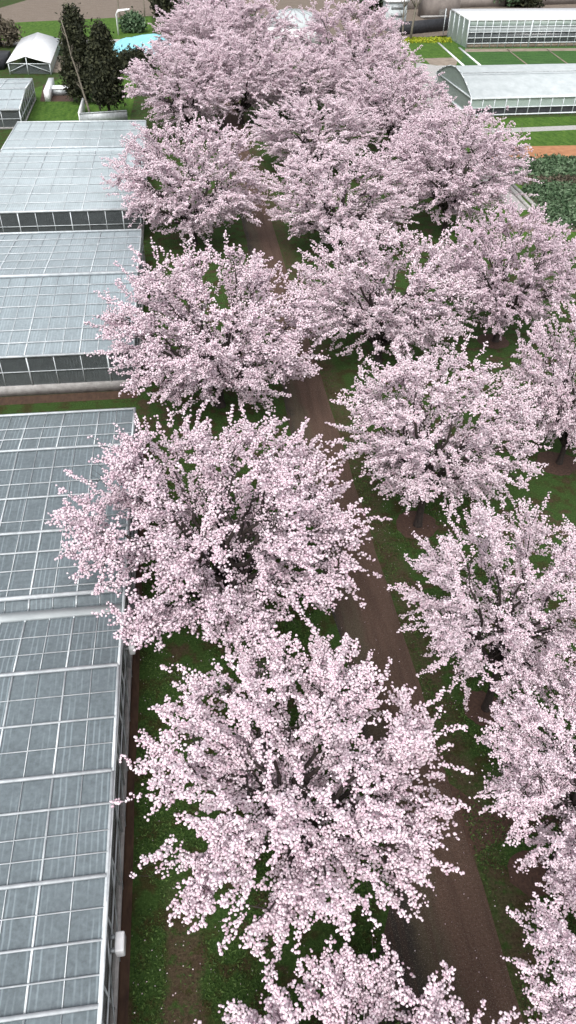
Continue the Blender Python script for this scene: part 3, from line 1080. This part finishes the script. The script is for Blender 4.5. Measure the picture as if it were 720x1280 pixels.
# leaning bare pole tree in front of the cypresses
def bare_tree(x, y, h, lean, label, mat, seed, nb=10, r=.16, name='bare_tree', spread=.2):
    g = random.Random(seed)
    t = thing(name, (x, y, 0), label, 'tree')
    m = MB()
    P = [Vector((lean * k / 6 + g.uniform(-.1, .1), g.uniform(-.1, .1), h * k / 6 - .1)) for k in range(7)]
    m.tube(P, [r * (1 - k / 8.5) for k in range(7)], 7)
    m.build('trunk', M[mat], t, True)
    m = MB()
    for k in range(nb):
        b = P[2 + k % 5]
        a = g.uniform(0, 6.28)
        L = h * spread * g.uniform(.6, 1.3)
        e_ = b + Vector((math.cos(a) * L * .6, math.sin(a) * L * .6, L))
        mid = (b + e_) / 2 + Vector((math.cos(a) * L * .12, math.sin(a) * L * .12, 0))
        m.tube([b, mid, e_], [r * .4, r * .25, r * .08], 4)
        for q in range(5):
            s_ = mid.lerp(e_, q / 5)
            e2 = s_ + Vector((g.uniform(-1, 1), g.uniform(-1, 1), g.uniform(.3, 1.2))) * L * .3
            m.tube([s_, e2], [r * .16, r * .05], 3)
    m.build('branches', M[mat], t, True)


x, y = at(116, 154)
bare_tree(x, y, 13.5, -2.4, 'thin leaning bare trunk standing in front of the cypresses', 'palebark', 1, 7, .2, spread=.1)
x, y = at(151, 26)
bare_tree(x, y, 17, -.8, 'slim bare tree on the far green field by the white frame', 'palebark', 2, 8, .22)
x, y = at(513, 50)
bare_tree(x, y, 20, 1.2, 'grey bare tree between the white tower house and far glasshouse', 'palebark', 3, 26, .3, spread=.3)
x, y = at(503, 48)
bare_tree(x, y, 13, -.8, 'smaller grey bare tree right beside the white tower house', 'palebark', 4, 18, .22, spread=.3)
x, y = at(181, 22)
bare_tree(x, y, 15, .2, 'slim bare tree on the ploughed field above the dark bush', 'palebark', 5, 8, .2)

# white goal-like frame
x, y = at(148, 44)
m = MB()
m.tube([(0, 0, 0), (0, 0, 4.2), (.6, 0, 4.9), (3.2, 0, 5.2)], .14, 6)
m.tube([(3.2, 0, 5.2), (3.2, 2, 5.1), (.4, 2, 4.9), (0, 2, 4.2), (0, 2, 0)], .14, 6)
m.build('pipe_frame', M['white'], loc=(x, y, 0), label='small bent white pipe frame standing on the far green field', cat='frame')

# low pale wall behind the third glasshouse
a, b = at(101, 157), at(160, 153)
m = MB()
m.bar((*a, .8), (*b, .8), .25, 1.6)
m.bar((*a, 1.65), (*b, 1.65), .34, .12)
m.build('low_wall', M['greymetal'], label='low pale panel wall behind the third glasshouse', cat='wall')
m = MB()
b2 = at(106, 138)
m.bar((*a, .9), (*b2, .9), .25, 1.8)
m.build('low_wall', M['white'], label='short white return wall at the left end of the low panel wall', cat='wall')
m = MB()
p = at(60, 127)
p2 = at(66, 110)
m.bar((*p, .8), (*p2, .8), .9, 1.6)
m.build('board', M['white'], label='upright white board leaning beside the small glasshouse', cat='board')
x, y = at(76, 118)
m = MB()
m.box(-1.5, -1.0, 0, 1.5, 1.0, .9)
o = m.build('storage_tub', M['greymetal'], loc=(x, y, 0), label='grey tub with a white lid on the grass left of the cypresses', cat='tub')
m = MB()
m.box(-1.6, -1.1, .92, 1.6, 1.1, 1.25)
lid = m.build('lid', M['white'], o)
bv = lid.modifiers.new('b', 'BEVEL')
bv.width = .2
bv.segments = 3
sheet('bare_soil', px((50, 127), (92, 127), (92, 108), (54, 106)), .012, M['soil'])

# white dome, tower house, huts
x, y = at(366, 52)
m = MB()
N, K = 24, 8
for j in range(K + 1):
    th = math.pi / 2 * j / K
    for i in range(N):
        a = 2 * math.pi * i / N
        m.v.append((7 * math.cos(th) * math.cos(a) if j < K else .01 * math.cos(a), 7 * math.cos(th) * math.sin(a) if j < K else .01 * math.sin(a), 3.6 + 2.8 * math.sin(th)))
for j in range(K):
    for i in range(N):
        a, b = j * N + i, j * N + (i + 1) % N
        m.f.append([a, b, b + N, a + N])
t = thing('dome_building', (x, y, 0), 'white rounded dome roof peeping between the farthest cherry crowns', 'building')
m.build('dome', M['film'], t, True)
m = MB()
m.tube([(0, 0, 0), (0, 0, 3.6)], 6.9, 24)
m.build('wall', M['white'], t)
for i in range(8):
    m = MB()
    a = math.pi * i / 8
    m.tube([(7.05 * math.cos(q) * math.cos(a), 7.05 * math.cos(q) * math.sin(a), 3.65 + 2.8 * math.sin(q)) for q in np.linspace(0, math.pi, 14)], .07, 4)
    m.build('rib', M['greymetal'], t)

x, y = at(491, 37)
t = thing('tower_house', (x, y, 0), 'narrow white tower house with a flat capped roof at the top', 'building')
m = MB()
m.box(-2.6, -2.6, 0, 2.6, 2.6, 6.2)
m.build('wall', M['film'], t)
m = MB()
m.box(-3, -3, 6.203, 3, 3, 6.7)
m.build('roof', M['white'], t)
for z in (1.4, 3.0, 4.7):
    m = MB()
    m.box(-1.6, -2.68, z, 1.6, -2.6, z + .9)
    m.build('window', M['greymetal'], t)
x, y = at(547, 22)
t = thing('hut', (x, y, 0), 'brown walled hut with a small white roof between tower house and far glasshouse', 'building')
m = MB()
m.box(-5, -4, 0, 5, 4, 7)
m.build('wall', M['wallbrown'], t)
m = MB()
m.box(-5.4, -4.6, 7.003, 5.4, 4.6, 7.6)
m.build('roof', M['white'], t)
m = MB()
m.box(-1, -4.1, 0, 1, -4, 2.4)
m.build('door', M['darkconc'], t)
a, b = at(500, 44), at(560, 38)
m = MB()
m.bar((*a, 1.4), (*b, 1.4), .5, 2.8)
m.build('dark_fence', M['black'], label='dark fence in front of the brown hut', cat='fence')
a, b = at(524, 38), at(556, 37)
m = MB()
m.bar((*a, 3.0), (*b, 3.0), .8, .35)
m.build('pale_pipe', M['concrete'], label='pale pipe lying along the top of the dark fence', cat='pipe')
a, b = at(500, 12), at(800, 2)
m = MB()
m.bar((*a, 1.6), (*b, 1.6), 1, 3.2)
m.build('retaining_wall', M['wallbrown'], label='long brown retaining bank wall behind the far glasshouse', cat='wall')

# ---------------------------------------------------------------- planted ground cover
def scatter_poly(quad, n, g):
    q = np.array(quad)
    u, v_ = g.uniform(0, 1, (2, n))
    P = (q[0] * ((1 - u) * (1 - v_))[:, None] + q[1] * (u * (1 - v_))[:, None] + q[2] * (u * v_)[:, None] + q[3] * ((1 - u) * v_)[:, None])
    return P


def cover(name, quad, n, h, size, mat, label, seed, clump=.5):
    g = np.random.default_rng(seed)
    P = scatter_poly(quad, n // 12, g)
    P = np.repeat(P, 12, 0)
    hh = np.repeat(g.uniform(.4, 1, n // 12), 12)[:len(P)]
    Z = g.uniform(0.02, h, len(P)) * hh
    P = np.concatenate([P + g.normal(size=P.shape) * clump, Z[:, None]], 1)
    link(name, leaf_mesh(name, P, g.uniform(.5, 1.1, len(P)) * size, g, M[mat]), None, label, 'plants', None, 'stuff')


x, y = at(612, 250)
bare_tree(x, y, 5.0, .4, 'pale leafless bush on the grass left of the concrete ditch', 'palebark', 9, 34, .09, name='bare_shrub', spread=.5)
x, y = at(598, 236)
bare_tree(x, y, 4.2, -.3, 'smaller pale leafless bush under the spreading cherry by the ditch', 'palebark', 10, 30, .08, name='bare_shrub', spread=.5)
sheet('bare_soil', px((610, 290), (760, 290), (760, 200), (640, 200), (655, 232), (672, 262)), .02, M['dryground'])
cover('crop_plants', px((640, 225), (760, 225), (760, 200), (640, 200)), 4500, .9, .34, 'shrub', 'dark leafy crop in the strip just below the orange soil', 11)
cover('crop_plants', px((690, 285), (760, 285), (760, 232), (655, 232)), 6000, .9, .32, 'shrub', 'green leafy crop bed at the right edge beside the ditch', 12)
cover('dry_plants', px((655, 232), (760, 232), (760, 223), (650, 224)), 4000, .6, .3, 'drybush', 'dry brownish crop strip between the two green beds', 13)
cover('flower_plants', px((505, 54), (562, 53), (560, 48), (505, 49)), 4000, .5, .25, 'rape', 'strip of yellow flowers in front of the dark fence', 14)
g = np.random.default_rng(30)
# grass tufts in the nearer orchard
n = 170000
cx = g.uniform(-3.7, 16, n)
cy = 2 + 36 * g.uniform(0, 1, n) ** 1.4
msk = (cx < 5.0) | (cx > 9.2)
fld = np.sin(cx * 1.7 + 1.3 * np.sin(cy * .9)) + np.sin(cy * 1.1 + 1.7 * np.sin(cx * .8)) + .6 * np.sin(cx * 4.1 + cy * 3.3)
msk &= (fld > -.35 + g.normal(size=n) * .35)
msk &= ~((np.abs(cx + 2.0) < .6) & (cy < 12) & (g.uniform(size=n) > .15))
for (x, y, r) in [(11.7, 17.5, .95), (11.9, 30.0, 1.25), (11.1, 10.3, .9)]:
    msk &= np.hypot(cx - x, cy - y) > r
cx, cy = cx[msk], cy[msk]
P = np.stack([cx, cy, g.uniform(.01, .07, len(cx))], 1)
link('grass', leaf_mesh('grass', P, g.uniform(.03, .075, len(P)), g, M['blade'], .35), None, 'low dark green grass under the cherry trees', 'grass', None, 'stuff')
n = 2600
cx = g.uniform(-3.8, 14, n)
cy = g.uniform(2, 36, n)
keep = (g.uniform(size=n) < np.where((cx > 5.2) & (cx < 9.1), .35, .9))
P = np.stack([cx[keep], cy[keep], np.full(keep.sum(), .05)], 1)
link('fallen_petals', leaf_mesh('fallen_petals', P, g.uniform(.018, .035, len(P)), g, M['petal'], .8), None, 'fallen pale petals scattered on the grass and road', 'petals', None, 'stuff')
